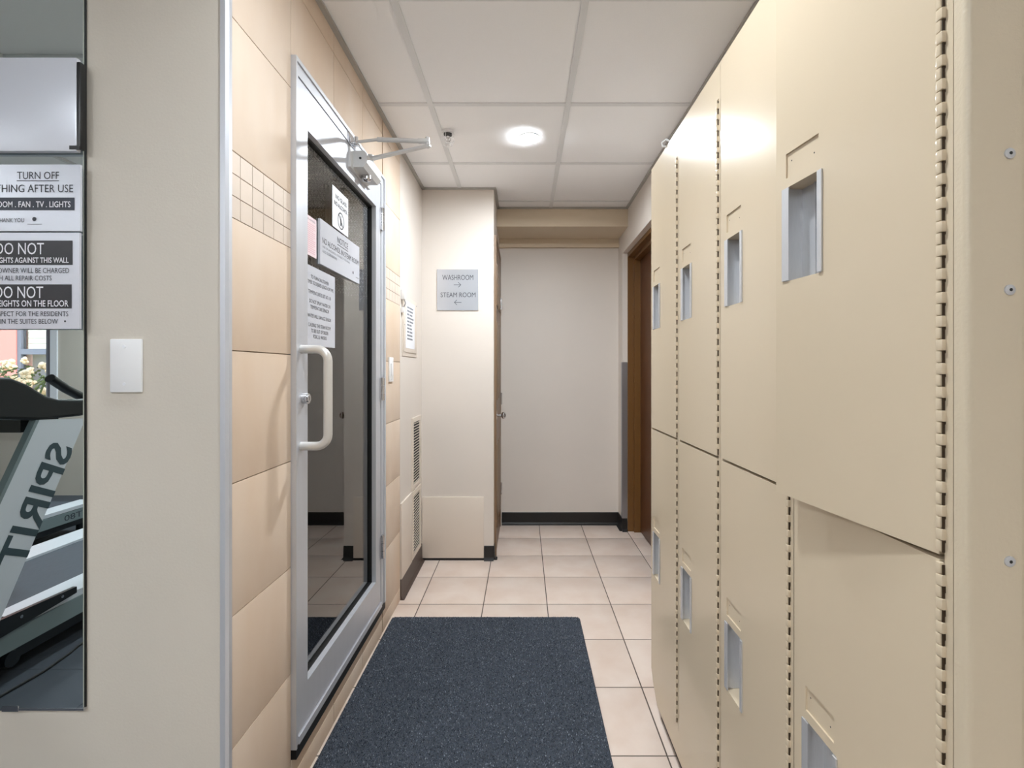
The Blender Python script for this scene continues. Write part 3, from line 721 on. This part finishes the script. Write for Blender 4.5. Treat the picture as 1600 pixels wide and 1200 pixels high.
# ------------------------------------------------------------------ lockers
LX = 0.469; LW = 0.3125; LZ0_, LZM, LZ1_ = 0.128, 1.010, 1.956
LDEP = XR - LX - 0.004
def locker(y0, label, ajar=0.0, end=False, far=False):
    e = empty('locker', (LX + 0.14, y0 + LW / 2, 0)); tag(e, label, 'locker', 'two-tier lockers along the right wall')
    T = lambda u, v, d: (LX - d, y0 + u, v)
    # carcass with hollow compartments, slotted hinge stile
    cb = MB()
    us = [0.0004, 0.0095, 0.0112, 0.016, LW - 0.011, LW - 0.0008]
    zs = [LZ0_]
    zlo, zhi = (0.142, 1.006), (1.016, 1.874)
    pit = 0.0264
    slots = []
    for a, b in (zlo, zhi):
        k = 0
        z = a + 0.012
        while z + 0.0132 < b - 0.006:
            slots.append((z, z + 0.0132)); z += pit
    edges = sorted(set([LZ0_, zlo[0], zlo[1], zhi[0], zhi[1], LZ1_] + [q for s in slots for q in s]))
    dep = []
    for i in range(len(us) - 1):
        colm = []
        for j in range(len(edges) - 1):
            zm = (edges[j] + edges[j + 1]) / 2; d = 0.0
            inopen = zlo[0] < zm < zlo[1] or zhi[0] < zm < zhi[1]
            if i in (3,) and inopen: d = -LDEP + 0.01
            if i in (2, 3) and zlo[1] <= zm <= zhi[0]: d = -0.02
            if i == 2 and inopen: d = -0.004
            if i == 1 and any(a < zm < b for a, b in slots): d = -0.012
            colm.append(d)
        dep.append(colm)
    relief(cb, T, us, edges, dep)
    B = T(0, 0, 0)[0]
    # outer shell
    y1 = y0 + LW; xb = LX + LDEP
    cb.add([(LX, y0, LZ0_), (xb, y0, LZ0_), (xb, y0, LZ1_), (LX, y0, LZ1_)], [(0, 1, 2, 3)])
    cb.add([(LX, y1, LZ0_), (xb, y1, LZ0_), (xb, y1, LZ1_), (LX, y1, LZ1_)], [(0, 1, 2, 3)])
    cb.add([(LX, y0, LZ1_), (xb, y0, LZ1_), (xb, y1, LZ1_), (LX, y1, LZ1_)], [(0, 1, 2, 3)])
    cb.add([(LX, y0, LZ0_), (xb, y0, LZ0_), (xb, y1, LZ0_), (LX, y1, LZ0_)], [(0, 1, 2, 3)])
    cb.add([(xb, y0, LZ0_), (xb, y1, LZ0_), (xb, y1, LZ1_), (xb, y0, LZ1_)], [(0, 1, 2, 3)])
    cb.build('body', M['locker'], e)
    # base skirt
    sk = MB(); ye = y1 - (0.0 if not far else 0.0)
    if far: sk.prism([(y0, 0.042), (y1 - 0.075, 0.042), (y1 - 0.02, 0.09), (y1, 0.128), (y0, 0.128)], 'x', LX + 0.001, LX + 0.012)
    else: sk.box(LX + 0.001, LX + 0.012, y0, y1, 0.042, 0.128)
    sk.build('skirt', M['locker'], e)
    bx('plinth', M['gasket'], e, LX + 0.014, xb, y0, y1 - (0.08 if far else 0), 0.001, 0.128)
    # doors
    for tier, (z0, z1, ang) in enumerate(((0.144, 1.0075, 0.0), (1.0135, 1.872, ajar))):
        W = LW - 0.012 - 0.0175
        h0 = 0.0165; ca, sa = math.cos(ang), math.sin(ang)
        def TD(u, v, d, h0=h0, ca=ca, sa=sa):     # door plane, turned about the hinge
            dd = d + 0.0015
            return (LX - (u * sa + dd * ca), y0 + h0 + (u * ca - dd * sa), v)
        zc = (0.565 if tier == 0 else 1.444)
        pu0, pu1 = W - 0.021 - 0.083, W - 0.021
        pv0, pv1 = zc - 0.077, zc + 0.077
        cu0, cu1, cv0, cv1 = pu0 + 0.006, pu1 - 0.004, pv1 + 0.016, pv1 + 0.056
        us2 = sorted(set([0.0, pu0, cu0, cu1, pu1, W])); vs2 = [z0, pv0, pv1, cv0, cv1, z1]
        dp = []
        for i in range(len(us2) - 1):
            um = (us2[i] + us2[i + 1]) / 2; cl = []
            for j in range(len(vs2) - 1):
                vm = (vs2[j] + vs2[j + 1]) / 2; d = 0.0
                if pu0 < um < pu1 and pv0 < vm < pv1: d = None
                elif cu0 < um < cu1 and cv0 < vm < cv1: d = -0.0028
                cl.append(d)
            dp.append(cl)
        db = MB(); relief(db, TD, us2, vs2, dp, back=-0.030)
        th = -0.016
        for (a, b) in (((0, z0), (W, z0)), ((W, z0), (W, z1)), ((W, z1), (0, z1)), ((0, z1), (0, z0))):
            db.add([TD(a[0], a[1], 0), TD(b[0], b[1], 0), TD(b[0], b[1], th), TD(a[0], a[1], th)], [(0, 1, 2, 3)])
        relief(db, TD, [0, pu0, pu1, W], [z0, pv0, pv1, z1], [[th, th, th], [th, None, th], [th, th, th]])
        door = db.build('door', M['locker'], e)
        # number plate screw holes
        for su, sv in ((cu0 + 0.012, cv0 + 0.016), (cu1 - 0.010, cv1 - 0.014)):
            hb = MB(); hb.add([TD(su + 0.0014 * math.cos(q), sv + 0.0014 * math.sin(q), -0.0026) for q in [k * math.pi / 4 for k in range(8)]], [tuple(range(8))])
            hb.build('screw_hole', M['black'], door)
        # recessed steel handle cup with side flanges and ribs
        cp = MB(); cp.T = TD
        cp.box(pu0, pu1, pv0, pv1, -0.032, -0.0295)
        cp.box(pu1 - 0.004, pu1 + 0.0, pv0 + 0.0005, pv1 - 0.0005, -0.030, 0.0)
        cp.box(pu1 - 0.013, pu1 + 0.004, pv0 + 0.001, pv1 - 0.001, 0.0004, 0.0022)
        cp.box(pu0 - 0.003, pu0 + 0.006, pv0 + 0.001, pv1 - 0.001, 0.0004, 0.0030)
        cp.box(pu0, pu0 + 0.002, pv0 + 0.0005, pv1 - 0.0005, -0.030, 0.0)
        for q in (0.030, 0.038, 0.046):
            cp.box(pu0 + q, pu0 + q + 0.003, pv0, pv1, -0.0295, -0.0265)
        cp.T = lambda u, v, d, TD=TD: TD(u, v, d)
        cp.m = 1
        if ajar and tier == 1:
            c0 = (pu0 + 0.016, pv1 - 0.050); dx, dz, r = 0.010, -0.007, 0.008; pp = []
            for k in range(7): a = math.pi / 2 + math.pi * k / 6 - 0.6 + math.pi; pp.append((c0[0] + dx + r * math.cos(a), c0[1] + dz * -1 + r * math.sin(a)))
            for k in range(7): a = math.pi / 2 + math.pi * k / 6 - 0.6; pp.append((c0[0] - dx + r * math.cos(a), c0[1] + dz + r * math.sin(a)))
            cp.add([(u, v, -0.0290) for u, v in pp], [tuple(range(len(pp)))])
        else:
            cp.add([(pu0 + 0.006 + 0.005 * math.cos(q), pv1 - 0.045 + 0.009 * math.sin(q), -0.0290) for q in [k * math.pi / 6 for k in range(12)]], [tuple(range(12))])
            cp.m = 0
            cp.tube([(pu0 + 0.004, pv1 - 0.050, -0.028), (pu0 + 0.004, pv1 - 0.048, -0.014), (pu0 + 0.012, pv1 - 0.052, -0.014), (pu0 + 0.012, pv1 - 0.054, -0.028)], 0.0018, 6)
        cp.build('handle_cup', [M['galv'], M['black']], door)
        # piano hinge: dark strip painted as gap shade and rust, frame knuckles over it, door knuckles behind it
        kb = MB(); z = z0 + 0.004; alt = 0
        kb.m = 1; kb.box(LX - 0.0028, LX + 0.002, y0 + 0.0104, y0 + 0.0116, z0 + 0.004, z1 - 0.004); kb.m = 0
        while z + 0.0128 < z1:
            if alt: kb.box(LX - 0.0050, LX + 0.003, y0 + 0.0088, y0 + 0.0180, z + 0.0002, z + 0.0130, bev=0.0022)
            else: kb.box(LX - 0.0048, LX + 0.002, y0 + 0.0116, y0 + 0.0183, z + 0.0002, z + 0.0130, bev=0.0018)
            z += 0.0132; alt ^= 1
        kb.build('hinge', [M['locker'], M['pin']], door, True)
    return e
ys_l = [0.5285, 0.841, 1.1535, 1.466]
locker(ys_l[0], 'cream metal locker nearest the camera with its upper door ajar', ajar=math.radians(7.5))
locker(ys_l[1], 'second cream metal locker from the camera, beside the ajar door')
locker(ys_l[2], 'third cream metal locker from the camera, under the bright reflection')
locker(ys_l[3], 'farthest cream metal locker, next to the brown doorway', far=True)
# end filler panel with screws
e = empty('locker_end_panel', (LX + 0.03, 0.52, 0)); tag(e, 'cream filler panel with three screws at the near end of the lockers', 'panel')
pts = []
for k in range(7):
    a = math.pi / 2 * k / 6; pts.append((LX + 0.007 - 0.007 * math.cos(a), 0.5115 + 0.007 - 0.007 * math.sin(a)))
poly = [(LX, 0.528)] + pts + [(0.5265, 0.5115), (0.5265, 0.528)]
MB().prism(poly, 'z', 0.042, LZ1_).build('post', M['locker_end'], e, True)
bx('side_sheet', M['locker_end'], e, 0.5265, XR - 0.004, 0.518, 0.528, 0.042, LZ1_)
bx('plinth', M['gasket'], e, LX + 0.014, XR - 0.01, 0.519, 0.528, 0.001, 0.042)
for y in (240, 453, 877):
    X, Z = px(1577, 0.5115), pz(y, 0.5115)
    s = MB().tube([(X, 0.5118, Z), (X, 0.5102, Z), (X, 0.5095, Z)], [0.0056, 0.0056, 0.0030], 18); s.m = 1; s.cyl((X, 0.5096, Z), (X, 0.50935, Z), 0.0019, 6)
    s.build('screw', [M['galv'], M['black']], e, True)
e = MB().tube([(LX + 0.010, 1.60, LZ1_ + 0.003), (LX - 0.010, 1.60, LZ1_ + 0.004), (LX - 0.012, 1.60, LZ1_ + 0.016), (LX - 0.002, 1.585, LZ1_ + 0.020), (LX + 0.012, 1.575, LZ1_ + 0.006)], 0.0035, 8).build('plastic_clip', M['white'], None, True)
tag(e, 'small white bent clip on the top edge of the lockers', 'clip')

# ------------------------------------------------------------------ mirror and what hangs on it
MX1 = px(131.5, YM - 0.007); MZ0 = pz(1107, YM - 0.007)
e = empty('mirror', (-1.6, YM, MZ0)); tag(e, 'tall frameless wall mirror reflecting the gym', 'mirror')
bx('backing', M['gasket'], e, -2.3, MX1, YM - 0.004, YM - 0.0005, MZ0, 2.2)
bx('glass', M['mirror'], e, -2.3, MX1 - 0.0015, YM - 0.008, YM - 0.004, MZ0, 2.2)
for x in (22, ):
    X = px(x, YM); bx('clip', M['chrome'], e, X - 0.018, X + 0.018, YM - 0.0088, YM, MZ0 - 0.006, MZ0 + 0.006)
bx('bottom_channel', M['chrome'], e, -2.3, MX1, YM - 0.0085, YM, MZ0 - 0.004, MZ0 + 0.0015)
YS = 1.052
def ms(x, y): return px(x, YS), pz(y, YS)
def mirror_sign(name, label, x1, ya, yb, left):
    X1, Z1 = ms(x1, ya); _, Z0 = ms(x1, yb)
    e = empty(name, ((X1 + left) / 2, YS, Z0)); tag(e, label, 'sign')
    bx('board', M['sign'], e, left, X1, YS, YS + 0.005, Z0, Z1)
    for sx in (left + 0.02, X1 - 0.02):
        for sz in (Z0 + 0.02, Z1 - 0.02):
            MB().cyl((sx, YS + 0.005, sz), (sx, YM - 0.009, sz), 0.006, 10).build('standoff', M['chrome'], e)
    return e
orgM = (0, YS - 0.0006, 0)
def trow(s, xa, xb, ya, yb, bold=0.0):
    u0, v1 = ms(xa, ya); u1, v0 = ms(xb, yb); return (s, u0, u1, v0, v1, bold)
def rrow(xa, xb, ya, yb):
    u0, v1 = ms(xa, ya); u1, v0 = ms(xb, yb); return ('#', u0, u1, v0, v1)
e = mirror_sign('turn_off_sign', 'silver TURN OFF EVERYTHING AFTER USE sign on the mirror', 125.5, 257, 361, -1.26)
lettering(e, [trow('TURN OFF', 27, 92.6, 268.4, 280), rrow(26.5, 92.6, 282.2, 283.1), trow('EVERYTHING AFTER USE', -48, 114.6, 288.5, 300.7),
              trow('THANK YOU', -5, 38, 341, 347.5), ('ring', ms(54, 342.4)[0], ms(54, 342.4)[1], 0.0045, 0.0), rrow(43, 66, 350.0, 350.6)], orgM, RX, UZ, 'ink')
lettering(e, [rrow(-55, 116.8, 308.8, 328.6)], orgM, RX, UZ, 'bar_blue', 'print_bar')
lettering(e, [trow('STEAM ROOM . FAN . TV . LIGHTS', -44, 111, 314.8, 324.2, 0.012)], (0, YS - 0.0012, 0), RX, UZ, 'print_white', 'white_lettering')
e = mirror_sign('do_not_sign', 'silver sign with two black DO NOT bars on the mirror', 124, 363.5, 514, -1.26)
lettering(e, [trow('OWNER WILL BE CHARGED', -3, 108.3, 418.7, 426.7), trow('WITH ALL REPAIR COSTS', -18, 81, 430.7, 438.4),
              trow('RESPECT FOR THE RESIDENTS', -12, 107, 486.4, 494.3), trow('IN THE SUITES BELOW', 1, 90.7, 498.3, 506),
              ('ring', ms(102, 502)[0], ms(102, 502)[1], 0.0022, 0.0)], orgM, RX, UZ, 'ink')
lettering(e, [rrow(-55, 113.7, 376, 414), rrow(-55, 112.4, 444.4, 482)], orgM, RX, UZ, 'bar_black', 'print_bar')
lettering(e, [trow('DO NOT', -6, 69.6, 379.6, 397.7), trow('WEIGHTS AGAINST THIS WALL', -17, 108, 402.4, 411, 0.012),
              trow('DO NOT', -7, 68.3, 447.6, 466), trow('WEIGHTS ON THE FLOOR', -13, 107.7, 469.3, 479.3, 0.012)], (0, YS - 0.0012, 0), RX, UZ, 'print_white', 'white_lettering')
# pale panel above the signs
X1, Z1 = ms(124.5, 90); _, Z0 = ms(124.5, 237)
e = empty('wall_panel', (-1.2, YS, Z0)); tag(e, 'pale grey panel with a black edge above the TURN OFF sign', 'panel')
bx('face', M['sign'], e, -1.5, X1 - 0.005, YS - 0.002, YS + 0.010, Z0, Z1, bev=0.004)
bx('edge_frame', M['black'], e, X1 - 0.005, X1 + 0.003, YS - 0.002, YS + 0.012, Z0 + 0.006, Z1 - 0.010, bev=0.002)
bx('corner_bracket', M['black'], e, X1 - 0.02, X1 + 0.002, YS - 0.003, YS + 0.0, Z0 + 0.004, Z0 + 0.012)
bx('mount', M['black'], e, -1.35, -1.15, YS + 0.010, YM - 0.009, Z0 + 0.05, Z1 - 0.05)

e = empty('wall_plate', (px(199.5, YM), YM, 1.172)); tag(e, 'blank white plastic wall plate beside the mirror', 'plate')
bx('plate', M['white'], e, px(175, YM), px(224, YM), YM - 0.006, YM, pz(613, YM), pz(530, YM), bev=0.0022)
for y in (542, 600):
    X, Z = px(197.5, YM), pz(y, YM); MB().cyl((X, YM - 0.006, Z), (X, YM - 0.0072, Z), 0.0034, 14).build('screw', M['sign_white'], e)

# ------------------------------------------------------------------ treadmills (seen in the mirror)
def treadmill(dx, label):
    e = empty('treadmill', (-2.35 + dx, -0.5, 0)); tag(e, label, 'treadmill', 'treadmills facing the mirror')
    def pr(name, poly, x0, x1, m, bev=0.0): return MB().prism(poly, 'x', x0 + dx, x1 + dx).build(name, m, e)
    XN, XFAR = -1.97, -2.80
    up = [(0.565, 0.20), (0.345, 0.20), (-0.05, 1.005), (0.165, 1.02)]
    for k, (xa, xb) in enumerate(((XN, XN - 0.022), (XFAR + 0.022, XFAR))):
        u = pr('upright', up, xa, xb, M['tm_white'])
        ed = MB().prism([(0.575, 0.20), (0.560, 0.20), (0.160, 1.02), (0.175, 1.02)], 'x', xa + dx + 0.002, xb + dx - 0.002).build('upright_edge', M['tm_grey'], u)
        if k == 0:
            R = Vector((0, 0.447, -0.894)); U = Vector((0, 0.894, 0.447))
            b = MB(); put_text(b, 'SPIRIT', (XN + dx + 0.0008, 0.170, 0.685), R, U, -0.245, 0.245, -0.060, 0.056, 0.022)
            b.build('lettering', M['tm_ink'], u)
    arm = [(0.50, 1.215), (0.323, 1.197), (0.27, 1.193), (0.205, 1.165), (0.130, 1.115), (0.075, 1.098), (-0.02, 1.092), (-0.32, 1.085), (-0.33, 1.055), (-0.03, 1.018), (0.165, 1.018), (0.30, 1.035), (0.50, 1.05)]
    for xa, xb in ((XN + 0.004, XN - 0.085), (XFAR + 0.085, XFAR - 0.004)):
        o = MB().prism(arm, 'x', xa + dx, xb + dx).build('side_arm', M['tm_black'], e)
        bv = o.modifiers.new('bevel', 'BEVEL'); bv.width = 0.012; bv.segments = 3
    pr('console', [(0.50, 1.06), (0.50, 1.25), (0.33, 1.245), (0.10, 1.13), (0.12, 1.05)], XN - 0.085, XFAR + 0.085, M['tm_black'])
    pr('crossbar', [(0.18, 0.97), (0.18, 1.03), (0.02, 1.03), (0.02, 0.97)], XN - 0.055, XFAR + 0.055, M['tm_black'])
    MB().tube([(XN - 0.23 + dx, -0.12, 1.185), (XN - 0.235 + dx, -0.20, 1.135), (XN - 0.24 + dx, -0.40, 1.03)], 0.021, 16).build('grip_bar', M['tm_black'], e, True)
    MB().tube([(XFAR + 0.23 + dx, -0.12, 1.185), (XFAR + 0.235 + dx, -0.20, 1.135), (XFAR + 0.24 + dx, -0.40, 1.03)], 0.021, 16).build('grip_bar', M['tm_black'], e, True)
    # deck
    for k, (xa, xb) in enumerate(((-2.000, -2.05), (-2.72, -2.77))):
        c = pr('side_cover', [(0.46, 0.125), (0.46, 0.205), (-1.60, 0.200), (-1.64, 0.16), (-1.60, 0.128)], xa, xb, M['tm_grey'])
        if k == 0:
            b = MB(); put_text(b, 'T80', (xa + dx + 0.0008, 0, 0), Vector((0, 1, 0)), Vector((0, 0, 1)), -1.46, -1.32, 0.145, 0.185)
            b.build('lettering', M['ink'], c)
    for xa, xb in ((-2.005, -2.145), (-2.605, -2.765)):
        pr('foot_rail', [(0.20, 0.205), (0.20, 0.235), (-1.60, 0.228), (-1.62, 0.205)], xa, xb, M['tm_white'])
    pr('belt', [(0.32, 0.18), (0.32, 0.222), (-1.58, 0.218), (-1.60, 0.18)], -2.146, -2.604, M['tm_belt'])
    pr('motor_hood', [(0.66, 0.09), (0.64, 0.27), (0.50, 0.33), (0.30, 0.29), (0.20, 0.24), (0.20, 0.15)], -2.06, -2.71, M['tm_black'])
    br = pr('bracket', [(0.62, 0.13), (0.60, 0.22), (0.33, 0.275), (-0.02, 0.262), (-0.02, 0.235), (0.30, 0.205), (0.33, 0.13)], XN - 0.012, XN - 0.03, M['tm_black'])
    for y, z in ((0.22, 0.25), (0.05, 0.25)):
        MB().cyl((XN - 0.012 + dx, y, z), (XN - 0.008 + dx, y, z), 0.006, 10).build('bolt', M['chrome'], br)
    for xa, xb in ((-2.02, -2.07), (-2.70, -2.75)):
        pr('base_tube', [(0.60, 0.05), (0.60, 0.10), (0.30, 0.125), (-1.55, 0.125), (-1.55, 0.085), (0.25, 0.075), (0.40, 0.05)], xa, xb, M['tm_black'])
    for xa in (-2.03, -2.72):
        for y in (0.55, -1.5):
            MB().cyl((xa - 0.015 + dx, y, 0.0005), (xa - 0.015 + dx, y, 0.088), 0.03, 16).build('foot', M['tm_black'], e, True)
    MB().tube([(-1.998 + dx, 0.235, 0.093), (-2.02 + dx, 0.235, 0.093)], 0.030, 20).build('wheel', M['tm_black'], e, True)
    return e
treadmill(0.0, 'silver and black treadmill nearest the mirror edge with large lettering on its upright')
treadmill(-1.27, 'second treadmill whose pale deck shows behind the first one')
c = MB(); c.tube([(-1.93, 0.42, 0.006), (-1.953, 0.339, 0.006), (-1.937, 0.173, 0.006), (-1.950, 0.05, 0.006), (-1.966, -0.017, 0.006), (-1.93, -0.4, 0.006), (-1.90, -1.2, 0.006), (-1.93, -2.5, 0.006)], 0.0055, 8)
tag(c.build('power_cord', M['black'], None, True), 'black power cord on the rubber floor beside the treadmill', 'cord')

# ------------------------------------------------------------------ gym window and the view outside
wn = empty('window_1', ((WX0 + WX1) / 2, GY, WZ0)); tag(wn, 'gym window with pale frame seen in the mirror', kind='structure')
f = MB(); fw = 0.075
for a in ((WX0, WX0 + fw, WZ0, WZ1), (WX1 - fw, WX1, WZ0, WZ1), (WX0 + fw, WX1 - fw, WZ0, WZ0 + fw), (WX0 + fw, WX1 - fw, WZ1 - fw, WZ1)):
    f.box(a[0], a[1], GY - 0.09, GY - 0.03, a[2], a[3])
f.build('window_frame', M['win_frame'], wn)
bx('inner_jamb', M['slate_frame'], wn, WX1 - 0.028, WX1 - 0.001, GY - 0.03, GY + 0.004, WZ0, WZ1)
bx('window_pane', M['win_glass'], wn, WX0 + fw, WX1 - fw, GY - 0.064, GY - 0.058, WZ0 + fw, WZ1 - fw)
bx('casing', M['sign_white'], wn, WX1 + 0.004, WX1 + 0.07, GY, GY + 0.012, WZ0 - 0.03, WZ1 + 0.07)
bx('window_sill', M['white'], wn, WX0 - 0.05, WX1 + 0.05, GY - 0.03, GY + 0.07, WZ0 - 0.035, WZ0)
g_ = bx('ground', M['dirt'], None, -14, 4, GY - 9, GY - 0.12, -0.6, -0.4); tag(g_, 'pale ground outside the gym window', kind='structure')
bl = empty('neighbour_building', (-8.5, GY - 4.2, -0.4)); tag(bl, 'salmon stucco building outside the gym window', 'building')
by = GY - 4.2
bw0, bw1 = -9.36, -8.30
wb = MB().box(-16, bw0, by - 0.3, by, -0.4, 5).box(bw1, -2, by - 0.3, by, -0.4, 5).box(bw0, bw1, by - 0.3, by, -0.4, 0.4).box(bw0, bw1, by - 0.3, by, 2.7, 5)
wb.build('wall', M['pink_wall'], bl)
wnf = MB().box(bw0, bw0 + 0.07, by - 0.12, by - 0.02, 0.4, 2.7).box(bw1 - 0.07, bw1, by - 0.12, by - 0.02, 0.4, 2.7).box(bw0 + 0.07, bw1 - 0.07, by - 0.12, by - 0.02, 1.52, 1.62).box(bw0 + 0.07, bw1 - 0.07, by - 0.12, by - 0.02, 0.4, 0.5).box(bw0 + 0.07, bw1 - 0.07, by - 0.12, by - 0.02, 2.6, 2.7).build('window', M['slate_frame'], bl)
bx('pane', M['win_glass'], wnf, bw0 + 0.07, bw1 - 0.07, by - 0.08, by - 0.07, 0.5, 2.6)
bx('backing', M['slate_frame'], wnf, bw0 + 0.02, bw1 - 0.02, by - 0.29, by - 0.28, 0.4, 2.7)
for k in range(10): bx('blind_slat', M['blind'], wnf, bw0 + 0.12, bw1 - 0.09, by - 0.13, by - 0.11, 1.63 + 0.1 * k, 1.722 + 0.1 * k)
sb = empty('flowering_shrub', (-6.85, GY - 1.7, -0.4)); tag(sb, 'cream flowering shrub outside the gym window', 'shrub')
rnd = random.Random(12); lf = MB(); cxs, cys = -6.85, GY - 1.7
st = MB()
for k in range(12):
    st.tube([(cxs + rnd.uniform(-0.2, 0.2), cys + rnd.uniform(-0.2, 0.2), -0.4), (cxs + rnd.uniform(-0.6, 0.6), cys + rnd.uniform(-0.3, 0.3), 0.5), (cxs + rnd.uniform(-0.9, 0.9), cys + rnd.uniform(-0.4, 0.4), 1.15)], 0.012, 6)
st.build('stem', M['leaf'], sb)
for k in range(1500):
    c = Vector((cxs + rnd.gauss(0, 0.5), cys + rnd.gauss(0, 0.25), rnd.uniform(-0.3, 1.28)))
    a = Vector((rnd.uniform(-1, 1), rnd.uniform(-1, 1), rnd.uniform(-0.6, 0.8))).normalized(); q = a.orthogonal().normalized(); s = rnd.uniform(0.03, 0.06)
    lf.add([c - a * s, c + q * s * 0.45, c + a * s, c - q * s * 0.45], [(0, 1, 2, 3)])
o = lf.build('foliage', M['leaf'], sb); o['kind'] = 'stuff'
for k in range(34):
    c = (cxs + rnd.gauss(0, 0.45), cys + rnd.uniform(-0.1, 0.45), rnd.uniform(0.7, 1.36)); bb = MB(); r0 = rnd.uniform(0.035, 0.075)
    bb.ball(c, r0 * 0.6, 7, 5)
    for j in range(9):
        a = Vector((rnd.gauss(0, 1), rnd.gauss(0, 1), rnd.gauss(0, 1))).normalized() * r0 * 0.75; bb.ball((c[0] + a.x, c[1] + a.y, c[2] + a.z), r0 * 0.42, 6, 4)
    bb.build('blossom', M['petal'], sb)
